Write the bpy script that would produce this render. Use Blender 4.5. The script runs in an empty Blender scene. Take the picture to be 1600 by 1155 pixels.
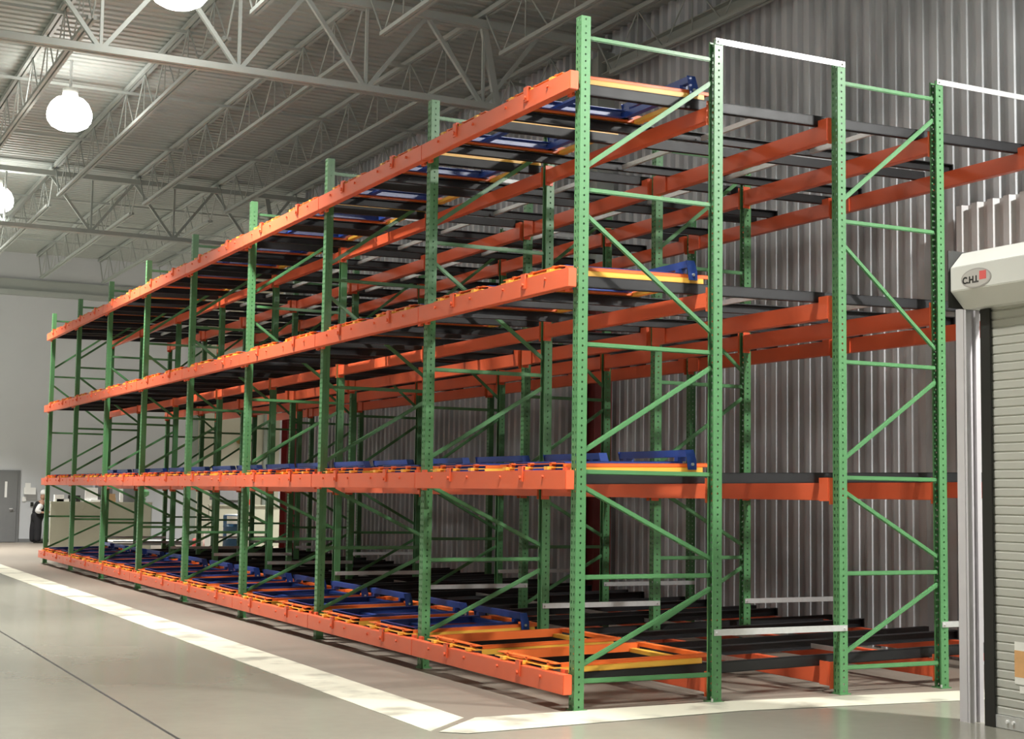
import bpy, bmesh, math, random
from mathutils import Vector, Matrix

random.seed(7)
scene = bpy.context.scene
COL = scene.collection

# ---------------------------------------------------------------- camera
camd = bpy.data.cameras.new('camera')
camd.sensor_width = 36.0
camd.lens = 2298.82 / 1600 * 36.0
camd.clip_start = 0.05
camd.clip_end = 200
cam = bpy.data.objects.new('camera', camd)
COL.objects.link(cam)
R = Vector((0.889293, -0.457102, 0.014696))
U = Vector((-0.051457, -0.068076, 0.996352))
F = Vector((0.454434, 0.886805, 0.084061))
m = Matrix.Identity(4)
for i in range(3):
    m[i][0] = R[i]; m[i][1] = U[i]; m[i][2] = -F[i]
m[0][3], m[1][3], m[2][3] = -5.1035, -8.9181, 1.4769
cam.matrix_world = m
scene.camera = cam

# ---------------------------------------------------------------- world, exposure
w = bpy.data.worlds.new('world'); scene.world = w
w.use_nodes = True
w.node_tree.nodes['Background'].inputs[0].default_value = (0.8, 0.85, 0.9, 1)
w.node_tree.nodes['Background'].inputs[1].default_value = 0.05
vs = scene.view_settings
vs.view_transform = 'Standard'; vs.look = 'None'; vs.gamma = 1.0
vs.exposure = -0.10
vs.use_curve_mapping = False

LAMP_W = 330.0       # watts of each high bay lamp
LENS_E = 22.0        # glow of its glass
# positions of the high bay lamps (x, y, power factor)
LAMPS = [(-1.25, 6.7, 1.0), (-1.25, 13.0, 1.0), (-1.25, 20.4, 1.0),
         (-1.25, -1.2, 0.75), (-1.25, -8.0, 0.35),
         (-1.25, 27.2, 2.0), (-8.0, 27.2, 3.0), (-8.0, 20.4, 1.2), (-8.0, 13.0, 1.2), (-8.0, 6.7, 1.2), (-8.0, -1.2, 1.3), (-8.0, -8.0, 0.9),  # lamps nearest the end wall are added, unseen, to brighten it
         (7.6, 27.2, 1.6), (7.6, 22.6, 1.0), (4.2, -4.2, 3.0)]
LAMP_Z = 6.92

# ---------------------------------------------------------------- materials
def nodes_of(name):
    mt = bpy.data.materials.new(name); mt.use_nodes = True
    nt = mt.node_tree
    return mt, nt, nt.nodes['Principled BSDF']

def paint(name, col, rough=0.4, metal=0.0, var=0.12, scale=6.0, bump=0.0, coat=0.0):
    mt, nt, b = nodes_of(name)
    tc = nt.nodes.new('ShaderNodeTexCoord')
    nz = nt.nodes.new('ShaderNodeTexNoise'); nz.inputs['Scale'].default_value = scale
    nz.inputs['Detail'].default_value = 5
    nt.links.new(tc.outputs['Object'], nz.inputs['Vector'])
    mx = nt.nodes.new('ShaderNodeMix'); mx.data_type = 'RGBA'
    mx.inputs[6].default_value = (*[c * (1 - var) for c in col], 1)
    mx.inputs[7].default_value = (*[min(1, c * (1 + var)) for c in col], 1)
    nt.links.new(nz.outputs['Fac'], mx.inputs[0])
    nt.links.new(mx.outputs[2], b.inputs['Base Color'])
    mr = nt.nodes.new('ShaderNodeMapRange')
    mr.inputs[3].default_value = rough * 0.85; mr.inputs[4].default_value = rough * 1.15
    nt.links.new(nz.outputs['Fac'], mr.inputs[0]); nt.links.new(mr.outputs[0], b.inputs['Roughness'])
    b.inputs['Metallic'].default_value = metal
    if coat: b.inputs['Coat Weight'].default_value = coat; b.inputs['Coat Roughness'].default_value = 0.25
    if bump:
        bp = nt.nodes.new('ShaderNodeBump'); bp.inputs['Strength'].default_value = bump
        bp.inputs['Distance'].default_value = 0.01
        nt.links.new(nz.outputs['Fac'], bp.inputs['Height']); nt.links.new(bp.outputs[0], b.inputs['Normal'])
    return mt

M = {}
M['green'] = paint('green_paint', (0.088, 0.25, 0.098), 0.40, coat=0.1)
M['orange'] = paint('orange_paint', (0.80, 0.135, 0.050), 0.42, var=0.06, coat=0.15)
M['cart_orange'] = paint('cart_orange_paint', (0.80, 0.16, 0.03), 0.42, var=0.06)
M['yellow'] = paint('cart_yellow_paint', (0.90, 0.50, 0.07), 0.4, var=0.06)
M['blue'] = paint('cart_blue_paint', (0.022, 0.062, 0.30), 0.38, var=0.1, coat=0.2)
M['black'] = paint('black_rail_paint', (0.011, 0.011, 0.013), 0.5)
M['galv'] = paint('galvanised_steel', (0.74, 0.75, 0.75), 0.38, metal=0.6, var=0.12, scale=25)
M['roof'] = paint('roof_steel_paint', (0.41, 0.44, 0.42), 0.6, var=0.05)
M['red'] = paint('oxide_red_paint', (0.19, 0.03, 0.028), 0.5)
M['redlit'] = paint('lit_red_paint', (0.45, 0.11, 0.11), 0.5)  # oxide red with lamp light put into the colour, for the far column
M['white'] = paint('white_enamel', (0.72, 0.72, 0.68), 0.4, var=0.03)
M['bright'] = paint('bright_white', (0.9, 0.9, 0.88), 0.5, var=0.02)
M['curtain'] = paint('grey_door_slat', (0.50, 0.50, 0.45), 0.45, var=0.03)
M['jamb'] = paint('grey_jamb', (0.60, 0.58, 0.60), 0.5, var=0.04)
M['guide'] = paint('black_guide', (0.02, 0.02, 0.018), 0.5)
M['doorgrey'] = paint('door_grey_paint', (0.19, 0.195, 0.2), 0.5, var=0.05)
M['ply'] = paint('pale_board', (0.42, 0.42, 0.33), 0.7, var=0.12, scale=2)
M['concrete_panel'] = paint('cream_concrete', (0.55, 0.53, 0.42), 0.8, var=0.12, scale=1.2)
M['sage'] = paint('sage_concrete', (0.30, 0.34, 0.30), 0.8, var=0.1, scale=2)
M['farwall'] = paint('far_wall_paint', (0.60, 0.62, 0.65), 0.7, var=0.03, scale=1.0)
M['plainwall'] = paint('plain_wall_paint', (0.55, 0.55, 0.53), 0.7, var=0.03, scale=1.0)
M['barrel'] = paint('barrel_blue', (0.015, 0.075, 0.16), 0.35)
M['paper'] = paint('paper', (0.85, 0.84, 0.78), 0.8, var=0.03)
M['tan'] = paint('tan_print', (0.75, 0.42, 0.18), 0.7, var=0.3, scale=9)
M['cardboard'] = paint('cardboard', (0.50, 0.33, 0.18), 0.8)
M['boxgrey'] = paint('grey_cabinet', (0.20, 0.20, 0.21), 0.6)
M['skin'] = paint('skin', (0.45, 0.26, 0.18), 0.6)
M['shirt'] = paint('white_shirt', (0.8, 0.8, 0.8), 0.8)
M['cloth'] = paint('dark_cloth', (0.015, 0.015, 0.018), 0.9)
M['redbit'] = paint('signal_red', (0.62, 0.05, 0.03), 0.5)
M['salmon'] = paint('salmon_red', (0.72, 0.13, 0.12), 0.5)
M['plategrey'] = paint('badge_grey', (0.40, 0.38, 0.36), 0.5)
M['badgeface'] = paint('badge_face', (0.52, 0.50, 0.47), 0.5, var=0.03)
M['brass'] = paint('brass', (0.30, 0.20, 0.07), 0.45, metal=0.6)

def emit(name, col, s):
    mt, nt, b = nodes_of(name)
    b.inputs['Base Color'].default_value = (0.8, 0.8, 0.8, 1)
    b.inputs['Emission Color'].default_value = (*col, 1)
    b.inputs['Emission Strength'].default_value = s
    return mt
M['lens'] = emit('glowing_lamp_glass', (1.0, 0.97, 0.90), LENS_E)

def mat_floor():
    mt, nt, b = nodes_of('polished_concrete')
    L = nt.links.new
    tc = nt.nodes.new('ShaderNodeTexCoord')
    n1 = nt.nodes.new('ShaderNodeTexNoise'); n1.inputs['Scale'].default_value = 0.5; n1.inputs['Detail'].default_value = 3
    n2 = nt.nodes.new('ShaderNodeTexNoise'); n2.inputs['Scale'].default_value = 9; n2.inputs['Detail'].default_value = 6
    L(tc.outputs['Object'], n1.inputs[0]); L(tc.outputs['Object'], n2.inputs[0])
    ad = nt.nodes.new('ShaderNodeMath'); ad.operation = 'MULTIPLY_ADD'; ad.inputs[1].default_value = 0.3
    L(n2.outputs['Fac'], ad.inputs[0]); L(n1.outputs['Fac'], ad.inputs[2])
    cr = nt.nodes.new('ShaderNodeValToRGB')
    cr.color_ramp.elements[0].position = 0.3; cr.color_ramp.elements[0].color = (0.225, 0.222, 0.182, 1)
    cr.color_ramp.elements[1].position = 1.0; cr.color_ramp.elements[1].color = (0.31, 0.303, 0.25, 1)
    L(ad.outputs[0], cr.inputs[0])
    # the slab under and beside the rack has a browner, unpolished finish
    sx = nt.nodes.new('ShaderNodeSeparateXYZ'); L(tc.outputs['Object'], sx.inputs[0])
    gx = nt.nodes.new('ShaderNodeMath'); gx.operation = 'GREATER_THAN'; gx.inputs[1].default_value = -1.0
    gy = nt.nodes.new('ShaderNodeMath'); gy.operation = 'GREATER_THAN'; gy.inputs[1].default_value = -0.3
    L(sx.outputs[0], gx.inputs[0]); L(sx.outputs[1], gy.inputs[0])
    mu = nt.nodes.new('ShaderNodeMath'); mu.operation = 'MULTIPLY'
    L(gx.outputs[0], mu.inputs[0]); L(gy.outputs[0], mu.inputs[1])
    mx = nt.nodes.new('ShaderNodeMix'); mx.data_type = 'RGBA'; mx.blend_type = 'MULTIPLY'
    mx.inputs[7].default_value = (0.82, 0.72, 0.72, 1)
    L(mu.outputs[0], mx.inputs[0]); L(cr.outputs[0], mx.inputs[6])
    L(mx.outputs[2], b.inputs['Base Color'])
    mr = nt.nodes.new('ShaderNodeMapRange'); mr.inputs[3].default_value = 0.17; mr.inputs[4].default_value = 0.24
    L(n1.outputs['Fac'], mr.inputs[0])
    a2 = nt.nodes.new('ShaderNodeMath'); a2.operation = 'MULTIPLY_ADD'; a2.inputs[1].default_value = 0.22
    L(mu.outputs[0], a2.inputs[0]); L(mr.outputs[0], a2.inputs[2]); L(a2.outputs[0], b.inputs['Roughness'])
    return mt
M['floor'] = mat_floor()

def mat_stripe():
    mt, nt, b = nodes_of('worn_floor_paint')
    L = nt.links.new
    tc = nt.nodes.new('ShaderNodeTexCoord')
    n1 = nt.nodes.new('ShaderNodeTexNoise'); n1.inputs['Scale'].default_value = 2.2; n1.inputs['Detail'].default_value = 8
    L(tc.outputs['Object'], n1.inputs[0])
    cr = nt.nodes.new('ShaderNodeValToRGB')
    cr.color_ramp.elements[0].position = 0.36; cr.color_ramp.elements[0].color = (0.36, 0.35, 0.29, 1)
    cr.color_ramp.elements[1].position = 0.5; cr.color_ramp.elements[1].color = (0.66, 0.645, 0.53, 1)
    L(n1.outputs['Fac'], cr.inputs[0]); L(cr.outputs[0], b.inputs['Base Color'])
    b.inputs['Roughness'].default_value = 0.4
    return mt
M['stripe'] = mat_stripe()

def mat_corr():
    mt, nt, b = nodes_of('corrugated_steel_sheet')
    L = nt.links.new
    tc = nt.nodes.new('ShaderNodeTexCoord')
    mp = nt.nodes.new('ShaderNodeMapping'); mp.inputs['Scale'].default_value = (1, 1.2, 0.8)
    n1 = nt.nodes.new('ShaderNodeTexNoise'); n1.inputs['Scale'].default_value = 1.0; n1.inputs['Detail'].default_value = 2
    L(tc.outputs['Object'], mp.inputs[0]); L(mp.outputs[0], n1.inputs[0])
    cr = nt.nodes.new('ShaderNodeValToRGB')
    cr.color_ramp.elements[0].position = 0.35; cr.color_ramp.elements[0].color = (0.44, 0.46, 0.49, 1)
    cr.color_ramp.elements[1].position = 0.65; cr.color_ramp.elements[1].color = (0.70, 0.72, 0.76, 1)
    L(n1.outputs['Fac'], cr.inputs[0]); L(cr.outputs[0], b.inputs['Base Color'])
    b.inputs['Metallic'].default_value = 0.1; b.inputs['Roughness'].default_value = 0.6
    bp = nt.nodes.new('ShaderNodeBump'); bp.inputs['Strength'].default_value = 0.03; bp.inputs['Distance'].default_value = 0.02
    L(n1.outputs['Fac'], bp.inputs['Height']); L(bp.outputs[0], b.inputs['Normal'])
    return mt
M['corr'] = mat_corr()
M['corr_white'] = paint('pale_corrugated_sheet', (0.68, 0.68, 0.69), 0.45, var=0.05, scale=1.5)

# ---------------------------------------------------------------- mesh builder
class MB:
    def __init__(s): s.v = []; s.f = []
    def box(s, x0, x1, y0, y1, z0, z1, rz=None):
        n = len(s.v)
        s.v += [(x, y, z) for z in (z0, z1) for y in (y0, y1) for x in (x0, x1)]
        s.f += [tuple(n + i for i in q) for q in ((0, 2, 3, 1), (4, 5, 7, 6), (0, 1, 5, 4), (2, 6, 7, 3), (0, 4, 6, 2), (1, 3, 7, 5))]
        return s
    def bar(s, a, b, w, h, up=(0, 0, 1)):
        a, b = Vector(a), Vector(b); d = (b - a).normalized(); up = Vector(up)
        if abs(d.dot(up)) > 0.98: up = Vector((1, 0, 0))
        r = d.cross(up).normalized(); u = r.cross(d)
        n = len(s.v)
        for p in (a, b):
            for sx, sy in ((-1, -1), (1, -1), (1, 1), (-1, 1)):
                s.v.append(tuple(p + r * (sx * w / 2) + u * (sy * h / 2)))
        s.f += [tuple(n + i for i in q) for q in ((0, 3, 2, 1), (4, 5, 6, 7), (0, 1, 5, 4), (1, 2, 6, 5), (2, 3, 7, 6), (3, 0, 4, 7))]
        return s
    def tube(s, a, b, r, k=8, r2=None):
        a, b = Vector(a), Vector(b); d = (b - a).normalized()
        up = Vector((0, 0, 1)) if abs(d.z) < 0.98 else Vector((1, 0, 0))
        e = d.cross(up).normalized(); u = e.cross(d); n = len(s.v); r2 = r if r2 is None else r2
        for p, q in ((a, r), (b, r2)):
            for i in range(k):
                t = 2 * math.pi * i / k
                s.v.append(tuple(p + e * (math.cos(t) * q) + u * (math.sin(t) * q)))
        for i in range(k):
            j = (i + 1) % k
            s.f.append((n + i, n + j, n + k + j, n + k + i))
        s.f.append(tuple(n + i for i in reversed(range(k)))); s.f.append(tuple(n + k + i for i in range(k)))
        return s
    def prism(s, pts, axis, a, b):
        """polygon pts (2D) swept from a to b along axis"""
        n = len(s.v); k = len(pts)
        for t in (a, b):
            for p, q in pts:
                s.v.append({'x': (t, p, q), 'y': (p, t, q), 'z': (p, q, t)}[axis])
        for i in range(k):
            j = (i + 1) % k
            s.f.append((n + i, n + j, n + k + j, n + k + i))
        s.f.append(tuple(n + i for i in reversed(range(k)))); s.f.append(tuple(n + k + i for i in range(k)))
        return s
    def lathe(s, prof, k=20, cx=0, cy=0):
        n = len(s.v)
        for r, z in prof:
            for i in range(k):
                t = 2 * math.pi * i / k
                s.v.append((cx + r * math.cos(t), cy + r * math.sin(t), z))
        for j in range(len(prof) - 1):
            for i in range(k):
                i2 = (i + 1) % k
                s.f.append((n + j * k + i, n + j * k + i2, n + (j + 1) * k + i2, n + (j + 1) * k + i))
        s.f.append(tuple(n + i for i in reversed(range(k))))
        m_ = n + (len(prof) - 1) * k
        s.f.append(tuple(m_ + i for i in range(k)))
        return s
    def mesh(s, name, mat, bevel=0.0, smooth=False):
        me = bpy.data.meshes.new(name)
        me.from_pydata(s.v, [], s.f)
        bm = bmesh.new(); bm.from_mesh(me)
        bmesh.ops.recalc_face_normals(bm, faces=bm.faces)
        if bevel:
            bmesh.ops.bevel(bm, geom=[e for e in bm.edges if e.calc_face_angle(0) > 0.6], offset=bevel, segments=2, affect='EDGES', clamp_overlap=True)
        if smooth:
            for fc in bm.faces: fc.smooth = True
        bm.to_mesh(me); bm.free()
        me.materials.append(mat)
        return me
    def build(s, name, mat, parent=None, bevel=0.0, loc=(0, 0, 0), smooth=False):
        return add(name, s.mesh(name, mat, bevel, smooth), parent, loc)

def add(name, me, parent=None, loc=(0, 0, 0)):
    o = bpy.data.objects.new(name, me); COL.objects.link(o)
    o.parent = parent; o.location = loc
    return o
def empty(name, loc=(0, 0, 0), rz=0.0):
    o = bpy.data.objects.new(name, None); COL.objects.link(o)
    o.location = loc; o.rotation_euler = (0, 0, rz); o.empty_display_size = 0.1
    return o
def tag(o, label=None, cat=None, group=None, kind=None):
    if label: o['label'] = label
    if cat: o['category'] = cat
    if group: o['group'] = group
    if kind: o['kind'] = kind
    return o
CH = {}
def children(o):
    return [c for c in o.children]
def kids(o):
    """index the parts of a prototype once, then copy cheaply"""
    if o.name not in CH:
        CH[o.name] = [(c, [g for g in c.children]) for c in o.children]
    return CH[o.name]
def copy_thing(o, loc, label=None, group=None, rot=None):
    r = o.copy(); COL.objects.link(r); r.location = loc
    if rot is not None: r.rotation_euler = rot
    if label: r['label'] = label
    if group: r['group'] = group
    for c, gs in kids(o):
        d = c.copy(); COL.objects.link(d); d.parent = r
        for g in gs:
            h = g.copy(); COL.objects.link(h); h.parent = d
    return r
class Proto:
    """first use moves the built thing itself, later uses copy it"""
    def __init__(s, o): s.o = o; s.used = False; kids(o)
    def put(s, loc, label, group=None, rot=None):
        if not s.used:
            s.used = True; s.o.location = loc
            if rot is not None: s.o.rotation_euler = rot
            s.o['label'] = label
            if group: s.o['group'] = group
            s.src = s.o
            return s.o
        return copy_thing(s.o, loc, label, group, rot)

def structure(name, mb, mat, label=None, parent=None, **k):
    o = mb.build(name, mat, parent, **k)
    if parent is None: tag(o, label, None, None, 'structure')
    return o

ORD = ['first', 'second', 'third', 'fourth', 'fifth', 'sixth', 'seventh', 'eighth', 'ninth', 'tenth', 'eleventh', 'twelfth']

# ---------------------------------------------------------------- room
WALL_X = 5.0
YF = 32.0
ZC = 7.74
o = structure('floor', MB().box(-16, 14, -18, YF + .3, -0.15, 0), M['floor'], 'polished grey-green concrete warehouse floor')
# saw-cut joints are real grooves lying in the slab
def strip(pts, z=0.002, th=0.002):
    return MB().prism([(p[0], p[1]) for p in pts], 'z', 0.0005, z)

def corrugated(y0, y1, z0, z1, x, depth, pitch, crest=0.48):
    mb = MB(); y = y0; prof = []
    slope = pitch * 0.12
    while y < y1:
        a = y; b = y + pitch * (1 - crest) - slope; c = b + slope; d = c + pitch * crest - slope
        prof += [(x, a), (x, b), (x - depth, c), (x - depth, d)]
        y += pitch
    n = len(prof)
    for z in (z0, z1):
        for px, py in prof: mb.v.append((px, py, z))
    for i in range(n - 1): mb.f.append((i, i + 1, n + i + 1, n + i))
    # back face keeps the sheet from being a single skin
    k = len(mb.v)
    for z in (z0, z1):
        for py in (y0, prof[-1][1]): mb.v.append((x + 0.05, py, z))
    mb.f.append((k, k + 1, k + 3, k + 2))
    return mb
structure('wall_right', corrugated(-18, 20.3, 0, ZC, WALL_X, 0.058, 0.196), M['corr'], 'grey corrugated steel sheet wall running behind the pallet rack')
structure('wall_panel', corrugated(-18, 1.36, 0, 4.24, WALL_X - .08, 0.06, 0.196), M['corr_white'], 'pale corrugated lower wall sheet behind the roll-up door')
structure('wall_end', MB().box(-16, 5.72, YF, YF + .2, 0, ZC), M['farwall'], 'pale grey painted end wall with the grey door')
structure('wall_end', MB().box(5.95, 8.35, YF, YF + .2, 0, ZC), M['concrete_panel'], 'cream concrete section of the end wall seen through the rack')
structure('wall_end', MB().box(8.35, 14, YF, YF + .2, 0, ZC), M['farwall'], 'white section of the end wall past the cream concrete')
structure('trim_1', MB().box(5.72, 5.95, YF - .05, YF + .2, 0, ZC), M['sage'], 'sage grey vertical joint strip between white and cream wall sections')
structure('wall_left', MB().box(-16.2, -16, -18, YF + .2, 0, ZC), M['plainwall'])
structure('wall_back', MB().box(-16, 14, -18.2, -18, 0, ZC), M['plainwall'])
structure('wall_alcove', MB().box(14, 14.2, -18, YF + .2, 0, ZC), M['plainwall'])
structure('baseboard_end', MB().box(-16, 5.7, YF - .02, YF, 0, 0.09), M['doorgrey'], 'dark base strip along the end wall')
# ceiling deck: flutes run across the hall
mb = MB(); y = -18.0; prof = []
while y < YF + .1:
    prof += [(y, ZC), (y + .085, ZC), (y + .1, ZC + .02), (y + .185, ZC + .02)]; y += 0.2
n = len(prof)
for x in (-16, 14):
    for py, pz in prof: mb.v.append((x, py, pz))
for i in range(n - 1): mb.f.append((i, i + 1, n + i + 1, n + i))
k = len(mb.v)
mb.v += [(-16, -18, ZC + .12), (14, -18, ZC + .12), (14, YF + .2, ZC + .12), (-16, YF + .2, ZC + .12)]
mb.f.append((k, k + 1, k + 2, k + 3))
structure('ceiling', mb, M['roof'], 'grey ribbed steel roof deck over the roof trusses')
# ledger on the end wall
structure('trim_2', MB().box(-16, 5.7, YF - .14, YF, 6.58, 6.72).box(-16, 5.7, YF - .06, YF, 6.72, 7.02), M['roof'], 'pale steel ledger beam along the top of the end wall')

# wall columns
def column(x, y, label, lower='red'):
    t = tag(empty('steel_column', (x, y, 0)), label, 'column', 'oxide red wall columns')
    for z0, z1, mm, nn in ((.02, 4.5, lower, 'shaft'), (4.5, 7.4, 'roof', 'upper_shaft')):
        MB().box(-.13, .13, -.2, -.185, z0, z1).box(-.13, .13, .185, .2, z0, z1).box(-.006, .006, -.185, .185, z0, z1).build(nn, M[mm], t)
    MB().box(-.15, .14, -.24, .24, 0, .02).build('base_plate', M['red'], t)
    return t
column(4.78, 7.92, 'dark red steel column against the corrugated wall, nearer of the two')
column(4.78, 20.42, 'lit red steel column at the far end of the corrugated wall', 'redlit')
# beam along the wall above the rack
t = tag(empty('wall_brace_beam', (4.78, 0, 7.07)), 'grey steel beam running along the corrugated wall under the roof', 'beam')
MB().box(-.09, .09, -12, 7.7, 0, .012).box(-.09, .09, -12, 7.7, .158, .17).build('flange', M['roof'], t)
MB().box(-.005, .005, -12, 7.7, .012, .158).build('web', M['roof'], t)

# ---------------------------------------------------------------- roof trusses
JX = [4.65 - 1.62 * i for i in range(12)]
BAYS = [(-17.9, 7.9, 'near'), (7.9, 20.2, 'middle'), (20.2, YF - .15, 'far')]
def joist(y0, y1):
    t = empty('roof_joist'); t['category'] = 'joist'
    L = y1 - y0
    MB().box(-.055, -.012, 0, L, 7.64, 7.69).box(.012, .055, 0, L, 7.64, 7.69).box(-.06, .06, 0, L, 7.69, 7.70).build('top_chord', M['roof'], t)
    MB().box(-.05, -.012, .55, L - .55, 6.98, 7.03).box(.012, .05, .55, L - .55, 6.98, 7.03).build('bottom_chord', M['roof'], t)
    wb = MB(); k = max(4, int(round((L - 1.1) / 1.25))); s = (L - 1.1) / k
    wb.tube((0, .05, 7.66), (0, .55, 7.0), .014, 6); wb.tube((0, L - .05, 7.66), (0, L - .55, 7.0), .014, 6)
    for i in range(k):
        a = .55 + i * s
        wb.tube((0, a, 7.0), (0, a + s / 2, 7.66), .010, 6)
        wb.tube((0, a + s / 2, 7.66), (0, a + s, 7.0), .010, 6)
        wb.tube((0, a + s / 2, 7.0), (0, a + s / 2, 7.66), .007, 6)
    wb.build('web_bars', M['roof'], t)
    return Proto(t)
for y0, y1, nm in BAYS:
    P = joist(y0, y1)
    for i, x in enumerate(JX):
        if nm == 'near' and x < -11: continue
        P.put((x, y0, 0), 'grey open-web roof joist, %s roof bay, %s from the corrugated wall' % (nm, ORD[i]), 'roof joists of the %s bay' % nm)
def girder(y, phase, label, xend):
    t = tag(empty('roof_girder', (0, y, 0)), label, 'girder', 'roof girders')
    MB().box(-15.9, 4.9, -.09, -.01, 7.48, 7.58).box(-15.9, 4.9, .01, .09, 7.48, 7.58).build('top_chord', M['roof'], t)
    MB().box(-15.9, xend, -.08, -.012, 6.42, 6.50).box(-15.9, xend, .012, .08, 6.42, 6.50).build('bottom_chord', M['roof'], t)
    wb = MB(); x = phase
    while x > -15:
        for dx in (-.81, .81):
            if x + dx < 4.9: wb.bar((x, 0, 6.46), (x + dx, 0, 7.52), .05, .05)
        wb.bar((x, 0, 6.46), (x, 0, 7.5), .035, .035)
        x -= 1.62
    wb.build('web_members', M['roof'], t)
    MB().bar((xend - .03, 0, 6.44), (xend - .25, 0, 7.5), .06, .09).build('end_post', M['roof'], t)
    return t
girder(7.9, 3.03, 'grey roof girder truss crossing above the near half of the rack', 3.28)
girder(20.2, 3.75, 'grey roof girder truss crossing above the far end of the rack', 4.3)
for i, yy in enumerate((-9.5, -5.5, -1.5, 2.5, 10.4, 13.9, 17.4, 23.2, 26.0, 28.9)):
    o = MB().box(-15.9, 4.95, -.02, .02, 7.60, 7.64).build('bridging_angle', M['roof'], None, loc=(0, yy, 0))
    tag(o, 'thin grey bridging angle tying the roof joists, %s from the near end' % ORD[i], 'bridging', 'roof bridging')
    o.location = (0, yy, 0)

# ---------------------------------------------------------------- high bay lamps
def lamp():
    t = empty('high_bay_lamp'); t['category'] = 'lamp'
    MB().lathe([(.02, .86), (.02, .42)], 8).build('hanger_rod', M['galv'], t)
    MB().lathe([(.06, .42), (.11, .40), (.115, .30), (.10, .27)], 20).build('ballast_housing', M['white'], t, smooth=True)
    prof = [(.12, .27), (.20, .25), (.27, .18), (.315, .08), (.325, 0.0), (.31, -.08), (.26, -.15), (.17, -.20), (.08, -.22)]
    MB().lathe(prof, 28).build('glass_refractor', M['lens'], t, smooth=True)
    ld = bpy.data.lights.new('lamp_light', 'AREA'); ld.shape = 'DISK'; ld.size = .5
    ld.energy = LAMP_W; ld.color = (1.0, 0.975, 0.92); ld.spread = math.radians(140)
    lo = bpy.data.objects.new('lamp_light', ld); COL.objects.link(lo); lo.parent = t; lo.location = (0, 0, -.235)
    return Proto(t)
LP = lamp()
cnt = {}
seen = {6.7: 'cut by the top edge of the photo', 13.0: 'large and bright in the upper left', 20.4: 'cut by the left edge of the photo'}
rowname = {-1.25: 'above the aisle stripe', -8.0: 'in the row left of the aisle', 7.6: 'behind the corrugated wall', 4.2: 'above the roll-up door'}
for x, y, k in sorted(LAMPS, key=lambda q: -q[1]):
    if x == -1.25 and y in seen: lb = 'glowing round high bay lamp, ' + seen[y]
    else: lb = 'unseen high bay lamp %s, %s from the end wall' % (rowname[x], ORD[cnt.get(x, 0)])
    cnt[x] = cnt.get(x, 0) + 1
    o = LP.put((x, y, LAMP_Z), lb, 'high bay lamps')
    for c in o.children:
        if c.type == 'LIGHT':
            c.data = c.data.copy(); c.data.energy = LAMP_W * k
            if x == 4.2: c.data.spread = math.radians(176)
            if y > 26: c.data.spread = math.radians(100)
# ---------------------------------------------------------------- floor paint
tag(MB().prism([(-1.30, -.45), (-.87, -.03), (-.87, 31.9), (-1.30, 31.9)], 'z', 0.0005, 0.003).build('floor_stripe', M['stripe']),
    'worn white floor stripe running along the aisle side of the rack', 'floor marking')
tag(MB().prism([(-1.26, -.50), (-1.12, -.62), (1.06, -.46), (3.4, -.68), (4.9, -.78), (4.9, -.34), (3.37, -.22), (1.08, -.02), (-.80, -.06)], 'z', 0.0032, 0.0045).build('floor_stripe', M['stripe']),
    'bright white floor stripe crossing in front of the near end frames', 'floor marking')
for x in (-2.79,):
    structure('trim_3', MB().box(x - .010, x + .010, -18, YF, 0.0002, 0.0012), M['guide'], 'dark saw-cut joint in the floor left of the stripe')
tag(MB().box(-.1, .1, -.02, 1.2, 0, .03).build('steel_angle', M['bright'], None, loc=(4.42, .0, 0)), 'pale steel bar lying on the floor behind the last post', 'bar').rotation_euler = (0, 0, -.55)

# ---------------------------------------------------------------- rack dimensions
W = 2.6034
XA, XB, XC, XD = 1.1445, 2.3074, 3.3198, 4.46
H = 4.88
NB = 8
LV = [0.25, 1.645, 3.055, 4.46]
LNAME = ['bottom level', 'second level', 'third level', 'top level']
SL = 0.0205
TH = -math.atan(SL)
LANES = (.62, 1.87)
LANE_NAME = ('nearer lane', 'farther lane')
ROWN = ['near end'] + [ORD[i] + ' row' for i in range(1, 8)] + ['far end']

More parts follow.
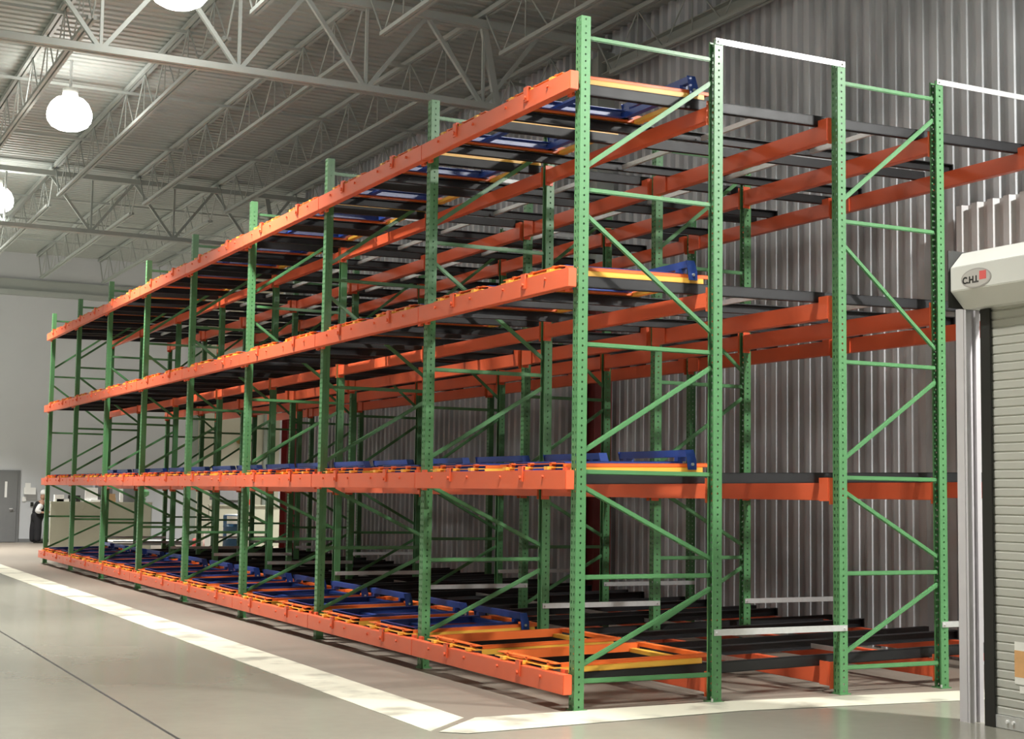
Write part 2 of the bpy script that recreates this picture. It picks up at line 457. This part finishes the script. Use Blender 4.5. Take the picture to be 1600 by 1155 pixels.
# ---- perforated upright post: C section, web towards -x, holes cut right through
def post_mesh():
    bm = bmesh.new()
    P_ = 0.0508; nC = 96; hw = .038
    cache = {}
    def V(p):
        key = tuple(round(c, 5) for c in p)
        if key not in cache: cache[key] = bm.verts.new(p)
        return cache[key]
    def quad(a, b, c, d):
        try: bm.faces.new((V(a), V(b), V(c), V(d)))
        except ValueError: pass
    def holed(fn, u0, u1, rad_u, rad_v, shift=0.0):
        uc = (u0 + u1) / 2
        for i in range(nC):
            v0, v1 = i * P_, (i + 1) * P_; vc = (v0 + v1) / 2
            out = [(u0, v0), (uc, v0), (u1, v0), (u1, vc), (u1, v1), (uc, v1), (u0, v1), (u0, vc)]
            inn = []
            for (a, b) in ((-.7, -.75), (0, -1), (.7, -.75), (1, 0), (.7, .75), (0, 1), (-.7, .75), (-1, 0)):
                inn.append((uc + a * rad_u, vc + b * rad_v))
            for k in range(8):
                j = (k + 1) % 8
                quad(fn(*out[k]), fn(*out[j]), fn(*inn[j]), fn(*inn[k]))
    def plain(fn, u0, u1):
        for i in range(nC):
            v0, v1 = i * P_, (i + 1) * P_; vc = (v0 + v1) / 2
            quad(fn(u0, v0), fn(u1, v0), fn(u1, vc), fn(u0, vc)); quad(fn(u0, vc), fn(u1, vc), fn(u1, v1), fn(u0, v1))
    web = lambda u, v: (-hw, u, v)
    plain(web, -hw, -.030); holed(web, -.030, -.006, .0078, .0135); plain(web, -.006, .006)
    holed(web, .006, .030, .0078, .0135); plain(web, .030, hw)
    for sgn in (-1, 1):
        fl = lambda u, v, s=sgn: (u, s * hw, v)
        plain(fl, -hw, -.012); holed(fl, -.012, .010, .0075, .0080); plain(fl, .010, hw)
        lp = lambda u, v, s=sgn: (hw, s * u, v)
        plain(lp, .024, hw)
    bmesh.ops.recalc_face_normals(bm, faces=bm.faces)
    bmesh.ops.solidify(bm, geom=bm.faces[:], thickness=0.0025)
    me = bpy.data.meshes.new('post'); bm.to_mesh(me); bm.free()
    me.materials.append(M['green'])
    return me
POST = post_mesh()
FOOT = MB().box(-.05, .055, -.055, .055, 0, .008).mesh('foot_plate', M['green'])
BOLT = MB().tube((0, 0, 0), (0, 0, .022), .008, 6).mesh('anchor_bolt', M['galv'])

HZ = [.195, .905, 1.635, 2.53, 3.63, 4.73]
DG = [(.305, .81), (1.53, 1.025), (1.78, 2.42), (3.45, 2.68), (3.80, 4.56)]
def make_frame(depth):
    t = empty('upright_frame'); t['category'] = 'rack frame'
    a = add('post', POST, t); b = add('post', POST, t, (depth, 0, 0)); b.rotation_euler = (0, 0, math.pi)
    for x, s in ((0, 1), (depth, -1)):
        f = add('foot_plate', FOOT, t, (x, 0, 0))
        if s < 0: f.rotation_euler = (0, 0, math.pi)
        add('anchor_bolt', BOLT, f, (.047, .045, .008))
    for z in HZ:
        mbx = MB().bar((.036, 0, z), (depth - .036, 0, z), .022, .034)
        mbx.build('horizontal_brace', M['green'], t, bevel=.006)
    for z0, z1 in DG:
        MB().bar((.036, 0, z0), (depth - .036, 0, z1), .022, .036).build('diagonal_brace', M['green'], t, bevel=.006)
    return Proto(t)
FA, FB = make_frame(XA), make_frame(XC - XB)
for j in range(NB + 1):
    where = {0: 'at the near end', NB: 'at the far end'}.get(j, '%s from the near end' % ORD[j])
    FA.put((0, j * W, 0), 'green perforated upright frame on the aisle side, %s' % where, 'upright frames on the aisle side')
    FB.put((XB, j * W, 0), 'green perforated upright frame in the back half, %s' % where, 'upright frames in the back half')
t = empty('rear_post'); t['category'] = 'rack post'
add('post', POST, t); f = add('foot_plate', FOOT, t); add('anchor_bolt', BOLT, f, (.047, .045, .008))
PD = Proto(t)
for j in range(NB + 1):
    where = {0: 'at the near end', NB: 'at the far end'}.get(j, '%s from the near end' % ORD[j])
    PD.put((XD, j * W, 0), 'single green post at the wall side of the rack, %s' % where, 'single posts along the wall side')

# ---- galvanised row spacers between the frames
def make_spacer(L):
    t = empty('row_spacer'); t['category'] = 'spacer'
    MB().box(-.03, L + .03, -.046, -.0425, 0, .044).box(-.03, L + .03, -.0425, -.02, .0405, .044).build('spacer_bar', M['galv'], t)
    for x in (-.005, L + .005):
        MB().tube((x, -.060, .022), (x, -.046, .022), .010, 6).build('bolt', M['galv'], t)
    return Proto(t)
for nm, xa, xb in (('middle gap', XA, XB), ('rear gap', XC, XD)):
    S = make_spacer(xb - xa)
    for j in range(NB + 1):
        where = {0: 'at the near end', NB: 'at the far end'}.get(j, 'at the %s row' % ORD[j])
        S.put((xa, j * W, 4.845), 'silver row spacer joining post tops, %s, %s' % (nm, where), 'galvanised row spacers')
        S.put((xa, j * W, .475), 'silver row spacer low between posts, %s, %s' % (nm, where), 'galvanised row spacers')

# ---- load beams
def hexbolt(parent, loc, r=.011, mat='orange'):
    o = MB().tube((0, 0, 0), (-.014, 0, 0), r, 6).build('bolt', M[mat], parent, loc=loc); return o
def front_beam():
    t = empty('rack_crossbar'); t['category'] = 'crossbar'
    MB().box(-.138, -.068, -.060, W - .066, -.135, 0).build('bar_body', M['orange'], t, bevel=.004)
    for y in (.042, W - .105):
        MB().box(-.068, -.0415, y, y + .06, -.15, .022).build('end_connector', M['orange'], t)
    for c in LANES:
        for dy in (-.33, .34): hexbolt(t, (-.138, c + dy - .02, -.045), .012)
        h = MB().box(-.151, -.139, c - .055, c + .01, -.08, .034).box(-.151, -.118, c - .055, c + .01, .026, .034).build('cart_stop_hook', M['orange'], t, bevel=.002)
        hexbolt(h, (-.151, c - .022, -.052), .017)
    return Proto(t)
def rear_beam(x0, x1, ztop, zbot, sleeve):
    t = empty('rack_crossbar'); t['category'] = 'crossbar'
    MB().box(x0, x1, .044, W - .044, zbot, ztop).build('bar_body', M['orange'], t, bevel=.004)
    for y in (.0385, W - .0445):
        MB().box(x0 - .005, x1 + .002, y, y + .006, zbot - .03, ztop + .04).build('end_connector', M['orange'], t)
    if sleeve < 0:
        for ya, yb in ((.046, .155), (W - .26, W - .046)):
            MB().box(x0 - .014, x0 - .001, ya, yb, zbot - .006, ztop + .04).build('end_sleeve', M['orange'], t, bevel=.002)
    return Proto(t)
def zr(X): return SL * X - .017 - .08      # underside of rails above level datum
PF = front_beam()
XRB = {'second line': (XA - .05, XA + .02, zr(XA - .05), -.185, 1),
       'third line': (XB - .065, XB + .005, zr(XB - .065), -.185, -1),
       'fourth line': (XC - .05, XC + .02, zr(XC - .05), -.17, 1),
       'rear line': (XD - .065, XD + .005, zr(XD - .065), -.15, -1)}
PR = {k: rear_beam(*v) for k, v in XRB.items()}
for lv in range(4):
    for b in range(NB):
        PF.put((0, b * W, LV[lv]), 'orange load bar on the aisle face, %s, %s bay from near end' % (LNAME[lv], ORD[b]), 'orange front crossbars, ' + LNAME[lv])
        for k, P in PR.items():
            P.put((0, b * W, LV[lv]), 'orange load bar, %s, %s, %s bay from near end' % (k, LNAME[lv], ORD[b]), 'orange inner crossbars, ' + LNAME[lv])

# ---- cart tracks (two black rails per lane, tied together)
def track():
    t = empty('cart_track'); t['category'] = 'cart track'
    for s in (-1, 1):
        y0, y1 = (s * .44 - .025, s * .44 + .025)
        web = (y1 - .008, y1) if s > 0 else (y0, y0 + .008)
        mbx = MB().box(-.06, 4.5, web[0], web[1], -.097, -.017).box(-.06, 4.5, y0, y1, -.024, -.017).box(-.06, 4.5, y0, y1, -.097, -.090)
        mbx.box(4.486, 4.5, y0, y1, -.097, -.017)
        mbx.build('rail', M['black'], t)
    for x in (1.72, 2.85):
        MB().box(x, x + .03, -.415, .415, -.084, -.080).box(x, x + .004, -.415, .415, -.08, -.045).build('cross_tie', M['galv'], t)
    return Proto(t)
PT = track()

# ---- nesting carts
def cart(color, mat, hw, zb, zt, length, front_x, rear_h, fl=.02, tabs=True):
    t = empty(color + '_pallet_cart'); t['category'] = 'pallet cart'
    x0 = front_x
    for s in (-1, 1):
        a, b = sorted((s * hw, s * (hw - .006)))
        c, d = sorted((s * hw, s * (hw - fl)))
        MB().box(x0, x0 + length, a, b, zb, zt).box(x0, x0 + length, c, d, zb, zb + .005).box(x0, x0 + length, c, d, zt - .005, zt).build('side_rail', M[mat], t)
    mbx = MB().box(x0 - (.055 if tabs else .008), x0 + .002, -hw, hw, zt - .006, zt)
    for y in ((-hw * .78, -.02, hw * .62) if tabs else ()):
        tw = .026 if color == 'yellow' else .018
        mbx.box(x0 - .075 - (.01 if color == 'yellow' else -.02), x0 - .02, y - tw, y + tw, zt - .018, zt + .006)
    mbx.build('front_lip', M[mat], t)
    MB().box(x0 + length - .09, x0 + length - .03, -hw + .006, hw - .006, zb, zb + rear_h).build('rear_cross_member', M[mat], t)
    return t
tY = cart('yellow', 'yellow', .460, -.017, .024, 1.185, -.035, .03)
tO = cart('orange', 'cart_orange', .446, .0245, .052, 1.25, -.02, .03)
for s in (-1, 1):   # deeper inner flange of the orange cart
    a, b = sorted((s * .395, s * .401))
    MB().box(.0, 1.15, a, b, -.012, .050).build('inner_rail', M['cart_orange'], tO)
tB = cart('blue', 'blue', .390, .005, .068, 1.0, 0.02, .045, .05, False)
MB().box(1.0, 1.045, -.475, .475, .098, .152).build('backstop_bar', M['blue'], tB, bevel=.003)
for s in (-1, 1):
    MB().box(.98, 1.05, *sorted((s * .386, s * .34)), .0685, .0975).build('backstop_foot', M['blue'], tB)
for s in (-1, 1):
    a, b = sorted((s * .470, s * .478))
    g = MB().prism([(.985, .152), (1.06, .152), (1.085, .07), (1.085, .005), (1.01, .005), (1.0, .08)], 'y', a, b).build('end_bracket', M['blue'], tB, bevel=.0015)
    h = MB().tube((1.045, s * .478, .045), (1.045, s * .49, .045), .012, 6).build('bolt', M['galv'], g)
MB().box(.30, .36, -.38, .38, .010, .03).build('middle_cross_member', M['blue'], tB)
PY, PO, PB = Proto(tY), Proto(tO), Proto(tB)
for lv in range(4):
    for b in range(NB):
        for ln, c in enumerate(LANES):
            loc = (0, b * W + c, LV[lv]); rot = (0, TH, 0)
            tail = '%s, %s bay from near end, %s' % (LNAME[lv], ORD[b], LANE_NAME[ln])
            PT.put(loc, 'pair of black cart rails, ' + tail, 'cart tracks', rot)
            PY.put(loc, 'yellow pallet cart, lowest of the nest, ' + tail, 'yellow carts', rot)
            PO.put(loc, 'orange pallet cart, ' + tail, 'orange carts', rot)
            if lv == 0 and b == 0: continue
            PB.put(loc, 'blue pallet cart with backstop, ' + tail, 'blue carts', rot)

# ---------------------------------------------------------------- roll-up door on the right
d = empty('door_1', (2.2, -1.5, 0)); tag(d, 'grey slatted roll-up door with a white hood at the right edge', None, None, 'structure')
D0 = Vector((2.2, -1.5, 0))
def dpart(name, mb, mat, **k):
    mb.v = [tuple(Vector(p) - D0) for p in mb.v]
    return mb.build(name, M[mat], d, **k)
dpart('jamb_column', MB().box(2.17, 2.30, -1.455, -1.445, 0, 2.78).box(2.175, 2.215, -1.475, -1.445, 0, 2.78).box(2.262, 2.30, -1.475, -1.445, 0, 2.78)
      .box(2.175, 2.30, -1.445, -1.38, 0, 2.78), 'jamb')
dpart('door_guide', MB().box(2.20, 2.30, -1.66, -1.59, 0, 2.76).box(2.19, 2.205, -1.675, -1.59, 0, 2.76), 'guide')
mb = MB(); z = .085; pr = []
while z < 2.9:
    pr += [(2.225, z), (2.217, z + .004), (2.215, z + .046), (2.225, z + .054)]; z += .0592
n = len(pr)
for y in (-4.6, -1.66):
    for x, zz in pr: mb.v.append((x, y, zz))
for i in range(n - 1): mb.f.append((i, i + 1, n + i + 1, n + i))
kk = len(mb.v)
mb.v += [(2.24, -4.6, .085), (2.24, -1.66, .085), (2.24, -1.66, 2.9), (2.24, -4.6, 2.9)]; mb.f.append((kk, kk + 1, kk + 2, kk + 3))
dpart('curtain', mb, 'curtain')
dpart('bottom_bar', MB().box(2.20, 2.24, -4.6, -1.66, .004, .085), 'galv')
for y in (-1.78, -1.83):
    dpart('bolt', MB().tube((2.20, y, .05), (2.188, y, .05), .011, 8), 'bright')
hp = [(2.00, 3.035), (2.00, 2.875), (2.115, 2.765), (2.36, 2.765), (2.42, 2.9), (2.42, 3.06), (2.36, 3.145), (2.105, 3.145)]
dpart('hood', MB().prism(hp, 'y', -4.9, -1.515), 'white', bevel=.004)
dpart('end_plate', MB().box(1.985, 2.44, -1.513, -1.505, 2.765, 3.155), 'guide')
# badge on the hood
pl = MB(); pl.v = []; kx = 28
pts = [(-1.752 + .134 * math.cos(2 * math.pi * i / kx), 2.940 + .066 * math.sin(2 * math.pi * i / kx)) for i in range(kx)]
plate = dpart('badge', MB().prism(pts, 'x', 1.996, 1.9995), 'plategrey')
pts2 = [(-1.752 + .125 * math.cos(2 * math.pi * i / kx), 2.940 + .058 * math.sin(2 * math.pi * i / kx)) for i in range(kx)]
def bpart(name, mb, mat):
    mb.v = [tuple(Vector(p) - D0) for p in mb.v]
    o = mb.build(name, M[mat], plate); return o
bpart('badge_face', MB().prism(pts2, 'x', 1.9945, 1.996), 'badgeface')
bpart('red_square', MB().box(1.9932, 1.9945, -1.845, -1.785, 2.925, 2.982), 'salmon')
cu = bpy.data.curves.new('lettering', 'FONT'); cu.body = 'C.H.I.'; cu.size = .062; cu.extrude = .0006; cu.align_x = 'CENTER'; cu.align_y = 'CENTER'
cu.offset = .0026
to = bpy.data.objects.new('lettering_source', cu); COL.objects.link(to)
bpy.context.view_layer.update()
me = bpy.data.meshes.new_from_object(to.evaluated_get(bpy.context.evaluated_depsgraph_get()))
bpy.data.objects.remove(to)
me.materials.clear(); me.materials.append(M['guide'])
lo = add('lettering', me, plate, Vector((1.9938, -1.705, 2.930)) - D0)
lo.rotation_euler = (math.pi / 2, 0, -math.pi / 2)
# notices taped to the curtain
t = tag(empty('taped_notice', (2.213, -1.90, .30)), 'tan and white printed notice taped to the roll-up door', 'notice')
MB().box(-.002, 0, -.14, .065, 0, .27).build('sheet', M['paper'], t)
MB().box(-.003, -.002, -.14, .065, .045, .215).build('printed_picture', M['tan'], t)
tag(MB().box(-.002, 0, -.12, 0, 0, .045).build('taped_label', M['paper'], None, loc=(2.213, -1.875, .245)), 'small white label taped below the tan notice on the roll-up door', 'label')

# ---------------------------------------------------------------- the far end of the hall
dd = empty('door_2', (.62, YF, 0)); tag(dd, 'grey steel door with a narrow glass slit in the end wall', None, None, 'structure')
MB().box(-.62, .58, -.05, 0, 0, 1.90).build('door_frame', M['doorgrey'], dd)
MB().box(-.55, .51, -.075, -.05, .01, 1.84).build('door_leaf', M['doorgrey'], dd)
MB().box(.19, .25, -.08, -.074, 1.18, 1.60).build('glass_slit', M['bright'], dd)
MB().tube((.40, -.13, .88), (.32, -.13, .88), .012, 8).tube((.40, -.13, .88), (.40, -.07, .88), .015, 8).build('door_handle', M['galv'], dd)
tag(MB().box(0, .30, -.10, -.002, 0, .16).box(0, .30, -.16, -.002, -.02, 0).box(.02, .16, -.12, -.10, .05, .28).build('wall_box', M['bright'], None, loc=(1.30, YF, 1.29)),
    'white paper holder fixed to the end wall beside the grey door', 'paper holder')
tag(MB().box(0, .10, -.03, -.002, 0, .12).build('wall_sign', M['bright'], None, loc=(1.27, YF, 1.08)), 'small white sign below the paper holder on the end wall', 'sign')
tag(MB().box(0, .07, -.04, -.002, 0, .11).build('wall_switch', M['guide'], None, loc=(1.49, YF, .95)), 'black switch on the end wall beside the grey door', 'switch')

# low pale partition behind the rack
def counter(x0, x1, y, h, label):
    t = tag(empty('low_partition', (x0, y, 0)), label, 'partition', 'low board partitions at the far end')
    MB().box(0, x1 - x0, 0, .08, 0, h).build('board', M['ply'], t)
    MB().box(-.01, x1 - x0 + .01, -.02, .12, h, h + .03).build('cap_rail', M['ply'], t)
    n_ = int((x1 - x0) / 1.2)
    for i in range(1, n_ + 1):
        MB().box(i * 1.2 - .01, i * 1.2 + .01, -.008, 0, 0, h).build('joint_strip', M['sage'], t)
    return t
counter(1.22, 3.62, 27.4, 1.10, 'low pale board partition seen between the far rack posts, with things on top')
counter(5.4, 8.3, 28.6, 1.05, 'low pale board partition behind the blue barrel')
def item(name, mb, mat, loc, label, cat): return tag(mb.build(name, M[mat], None, loc=loc), label, cat)
Z1 = 1.13
item('paper_stack', MB().box(0, .22, 0, .12, 0, .16).box(.05, .34, 0, .1, 0, .06), 'bright', (1.30, 27.4, Z1), 'white paper pile on the low partition, leftmost', 'papers')
item('bench_tool', MB().bar((0, .05, .12), (.22, .05, .08), .06, .08).box(.18, .28, 0, .1, 0, .15).box(.02, .08, .02, .08, .0, .08), 'guide', (1.62, 27.4, Z1), 'black hand tool standing on the low partition beside the papers', 'tool')
item('notice_board', MB().box(0, .30, 0, .03, 0, .34), 'bright', (2.02, 27.45, Z1), 'white board propped over the low partition', 'board')
item('white_tray', MB().box(0, .42, 0, .1, 0, .03).box(.2, .55, 0, .1, .03, .05), 'bright', (1.95, 27.4, Z1), 'flat white tray on the low partition', 'tray')
item('grey_cabinet', MB().box(0, .42, 0, .3, 0, 1.62), 'boxgrey', (2.30, 27.7, 0), 'grey cabinet behind the low partition, left of the white tube', 'cabinet')
item('cardboard_box', MB().box(0, .24, 0, .1, 0, .11).box(.01, .23, .005, .095, .11, .2), 'cardboard', (2.50, 27.4, Z1), 'small cardboard box on the low partition', 'box')
item('white_tube', MB().box(0, .08, 0, .08, 0, .17).box(0.0, .07, .01, .07, .17, .34), 'bright', (2.84, 27.4, Z1), 'white upright tube on the low partition', 'tube')
item('grey_cabinet', MB().box(0, .30, 0, .2, 0, .50), 'boxgrey', (2.94, 27.5, Z1), 'grey cabinet right of the white tube on the low partition', 'cabinet')
item('desk_plant', MB().lathe([(.05, 0), (.07, .1)], 10).lathe([(.02, .1), (.14, .18), (.15, .26), (.05, .33)], 9), 'green', (3.42, 27.46, Z1), 'dark green leafy plant in a pot on the low partition', 'plant')
item('wall_paper', MB().box(0, .22, -.02, -.002, 0, .40), 'bright', (4.05, YF, 1.2), 'white sheet on the end wall right of the low partition', 'sheet')
item('wall_panel', MB().box(0, .34, -.05, -.002, 0, .40), 'farwall', (4.42, YF, 1.1), 'pale grey electrical panel on the end wall', 'panel')
item('grey_tub', MB().box(0, .9, 0, .3, 1.2, 1.55).box(.2, .9, .02, .28, 0, 1.2), 'boxgrey', (5.55, 28.85, 0), 'dark grey tub standing behind the second low partition', 'tub')
item('red_box', MB().box(0, .17, 0, .1, 0, .14), 'redbit', (6.42, 28.6, 1.08), 'small red box on the second low partition', 'box')
item('red_white_drum', MB().lathe([(.10, 0), (.10, .26), (.08, .3)], 14), 'salmon', (4.38, 26.0, 0), 'small red and white drum on the floor, left one', 'drum')
item('red_white_drum', MB().box(-.10, .10, -.08, .08, 0, .28).box(-.09, .09, -.07, .07, .28, .46), 'paper', (4.66, 26.0, 0), 'white carton with a red mark on the floor beside the drum', 'carton')
t = tag(empty('blue_barrel', (5.0, 24.9, 0)), 'dark blue steel barrel with a white label behind the rack', 'barrel')
MB().lathe([(.27, 0), (.29, .01), (.285, .30), (.30, .31), (.285, .32), (.285, .60), (.30, .61), (.285, .62), (.29, .86), (.28, .88)], 28).build('drum_body', M['barrel'], t, smooth=True)
MB().lathe([(.26, .88), (.24, .90), (.05, .905)], 24).build('lid', M['galv'], t)
mbx = MB()
for i in range(6):
    a0 = math.radians(212 + i * 9); a1 = a0 + math.radians(9)
    for z0, z1 in ((.34, .47), (.68, .86)):
        n = len(mbx.v)
        for z in (z0, z1):
            for a in (a0, a1): mbx.v.append((.303 * math.cos(a), .303 * math.sin(a), z))
        mbx.f.append((n, n + 1, n + 3, n + 2))
mbx.build('label_patch', M['paper'], t)
# low platform cart
t = tag(empty('platform_truck', (2.25, 25.2, 0)), 'low grey platform truck with a pale deck edge behind the rack', 'platform truck')
MB().box(0, 1.6, 0, .7, .17, .24).build('deck', M['boxgrey'], t)
MB().box(-.01, 1.61, -.02, 0, .22, .27).box(-.01, 1.61, -.02, .7, .245, .27).build('edge_strip', M['bright'], t)
for x in (.15, 1.4):
    for y in (.1, .55): MB().tube((x, y, .085), (x, y + .05, .085), .085, 14).build('wheel', M['guide'], t)
# pipe fittings on the cream wall
t = tag(empty('sprinkler_valve', (7.14, YF, 2.70)), 'brass pipe valve on the cream concrete wall', 'valve')
MB().tube((0, -.02, .14), (0, -.16, .14), .07, 12).tube((-.1, -.12, .14), (.1, -.12, .14), .03, 8).build('valve_body', M['brass'], t)
MB().tube((.16, -.10, -2.7), (.16, -.10, .2), .035, 10).build('riser_pipe', M['sage'], t)
item('wall_pipe', MB().tube((0, -.12, 0), (0, -.12, 6), .09, 12), 'sage', (7.92, YF, 0), 'grey vertical pipe on the cream concrete wall', 'pipe')
item('wall_outlet', MB().tube((0, -.002, 0), (0, -.06, 0), .06, 12), 'boxgrey', (5.93 + .12, YF, 2.57), 'round dark outlet at the left of the cream concrete wall', 'outlet')

# ---------------------------------------------------------------- person by the end wall
def skinned(name, pts, edges, rad, mat, parent, sub=2):
    me = bpy.data.meshes.new(name); me.from_pydata(pts, edges, [])
    o = bpy.data.objects.new(name, me); COL.objects.link(o)
    me.materials.append(mat)
    md = o.modifiers.new('skin', 'SKIN'); 
    for v, r_ in zip(me.skin_vertices[0].data, rad): v.radius = r_ if isinstance(r_, tuple) else (r_, r_)
    me.skin_vertices[0].data[0].use_root = True
    s = o.modifiers.new('sub', 'SUBSURF'); s.levels = sub; s.render_levels = sub
    bpy.context.view_layer.update()
    m2 = bpy.data.meshes.new_from_object(o.evaluated_get(bpy.context.evaluated_depsgraph_get()))
    bpy.data.objects.remove(o)
    for p in m2.polygons: p.use_smooth = True
    return add(name, m2, parent)
pr_ = empty('person', (1.60, 31.35, 0), 0.0)
tag(pr_, 'person in white cap, black vest and wide dark trousers stooping by the end wall', 'person')
# body: pelvis root; the figure stoops to the right over a bench
bp = [(0, 0, .68), (.01, 0, .82), (.04, -.01, .97), (.06, -.02, 1.06), (.08, -.03, 1.12), (.10, -.04, 1.19),
      (-.07, .09, .66), (-.09, .10, .36), (-.08, .10, .06), (-.01, .06, .03),
      (-.02, -.09, .66), (-.01, -.10, .36), (-.02, -.10, .06), (.06, -.12, .03),
      (.05, -.19, 1.03), (-.09, -.24, .82), (.10, -.27, .80), (.18, -.26, .80),
      (.07, .15, 1.03), (.06, .22, .86), (.22, .16, .82), (.28, .14, .82)]
be = [(0, 1), (1, 2), (2, 3), (3, 4), (4, 5), (0, 6), (6, 7), (7, 8), (8, 9), (0, 10), (10, 11), (11, 12), (12, 13),
      (3, 14), (14, 15), (15, 16), (16, 17), (3, 18), (18, 19), (19, 20), (20, 21)]
br = [.13, .12, .13, .10, .045, .06, .085, .055, .035, .03, .085, .055, .035, .03, .05, .038, .028, .025, .05, .038, .028, .025]
skinned('body', bp, be, br, M['skin'], pr_)
hd = MB().lathe([(.03, -.11), (.062, -.09), (.078, -.03), (.082, .03), (.075, .08), (.045, .115), (.01, .125)], 16)
for s in (-1, 1):
    hd.tube((.02, s * .08, 0), (.02, s * .095, 0), .022, 8)
hd.tube((.075, 0, -.01), (.10, 0, -.025), .014, 6)
h = hd.build('head', M['skin'], pr_, loc=(.11, -.05, 1.25), smooth=True); h.rotation_euler = (0, .35, 0)
MB().lathe([(.088, .0), (.092, .05), (.075, .11), (.02, .135)], 16).build('cap', M['shirt'], pr_, loc=(.11, -.05, 1.27), smooth=True)
skinned('trousers', [(0, 0, .84), (0, 0, .66), (-.07, .09, .60), (-.10, .10, .34), (-.10, .10, .01), (-.02, -.09, .60), (-.01, -.10, .34), (-.02, -.10, .01)],
        [(0, 1), (1, 2), (2, 3), (3, 4), (1, 5), (5, 6), (6, 7)], [.19, .19, .11, .10, .09, .11, .10, .09], M['cloth'], pr_)
for fx, fy in ((-.03, .08), (.03, -.11)):
    MB().box(-.08, .16, -.045, .045, 0, .07).build('shoe', M['guide'], pr_, bevel=.02, loc=(fx, fy, 0))
skinned('vest', [(0, 0, .70), (.01, 0, .84), (.04, -.01, .97), (.065, -.025, 1.10)], [(0, 1), (1, 2), (2, 3)], [.20, .18, .18, .15], M['cloth'], pr_)
for s, pts_ in ((-1, [(.05, -.18, 1.02), (-.09, -.245, .83), (.04, -.268, .80)]), (1, [(.07, .14, 1.03), (.06, .22, .86), (.18, .175, .83)])):
    skinned('sleeve', pts_, [(0, 1), (1, 2)], [.085, .085, .06], M['shirt'], pr_)
for hx, hy, hz in ((.17, -.26, .80), (.28, .14, .82)):
    hm = MB().box(0, .07, -.035, .035, -.012, .012)
    for i in range(4):
        L_ = (.055, .065, .06, .045)[i]; yy = -.028 + i * .019
        hm.tube((.068, yy, 0), (.068 + L_ * .6, yy, -.008), .008, 6); hm.tube((.068 + L_ * .6, yy, -.008), (.068 + L_, yy, -.026), .007, 6)
    hm.tube((.02, .03, 0), (.05, .06, -.01), .009, 6)
    hm.build('hand', M['skin'], pr_, loc=(hx, hy, hz), bevel=.002)
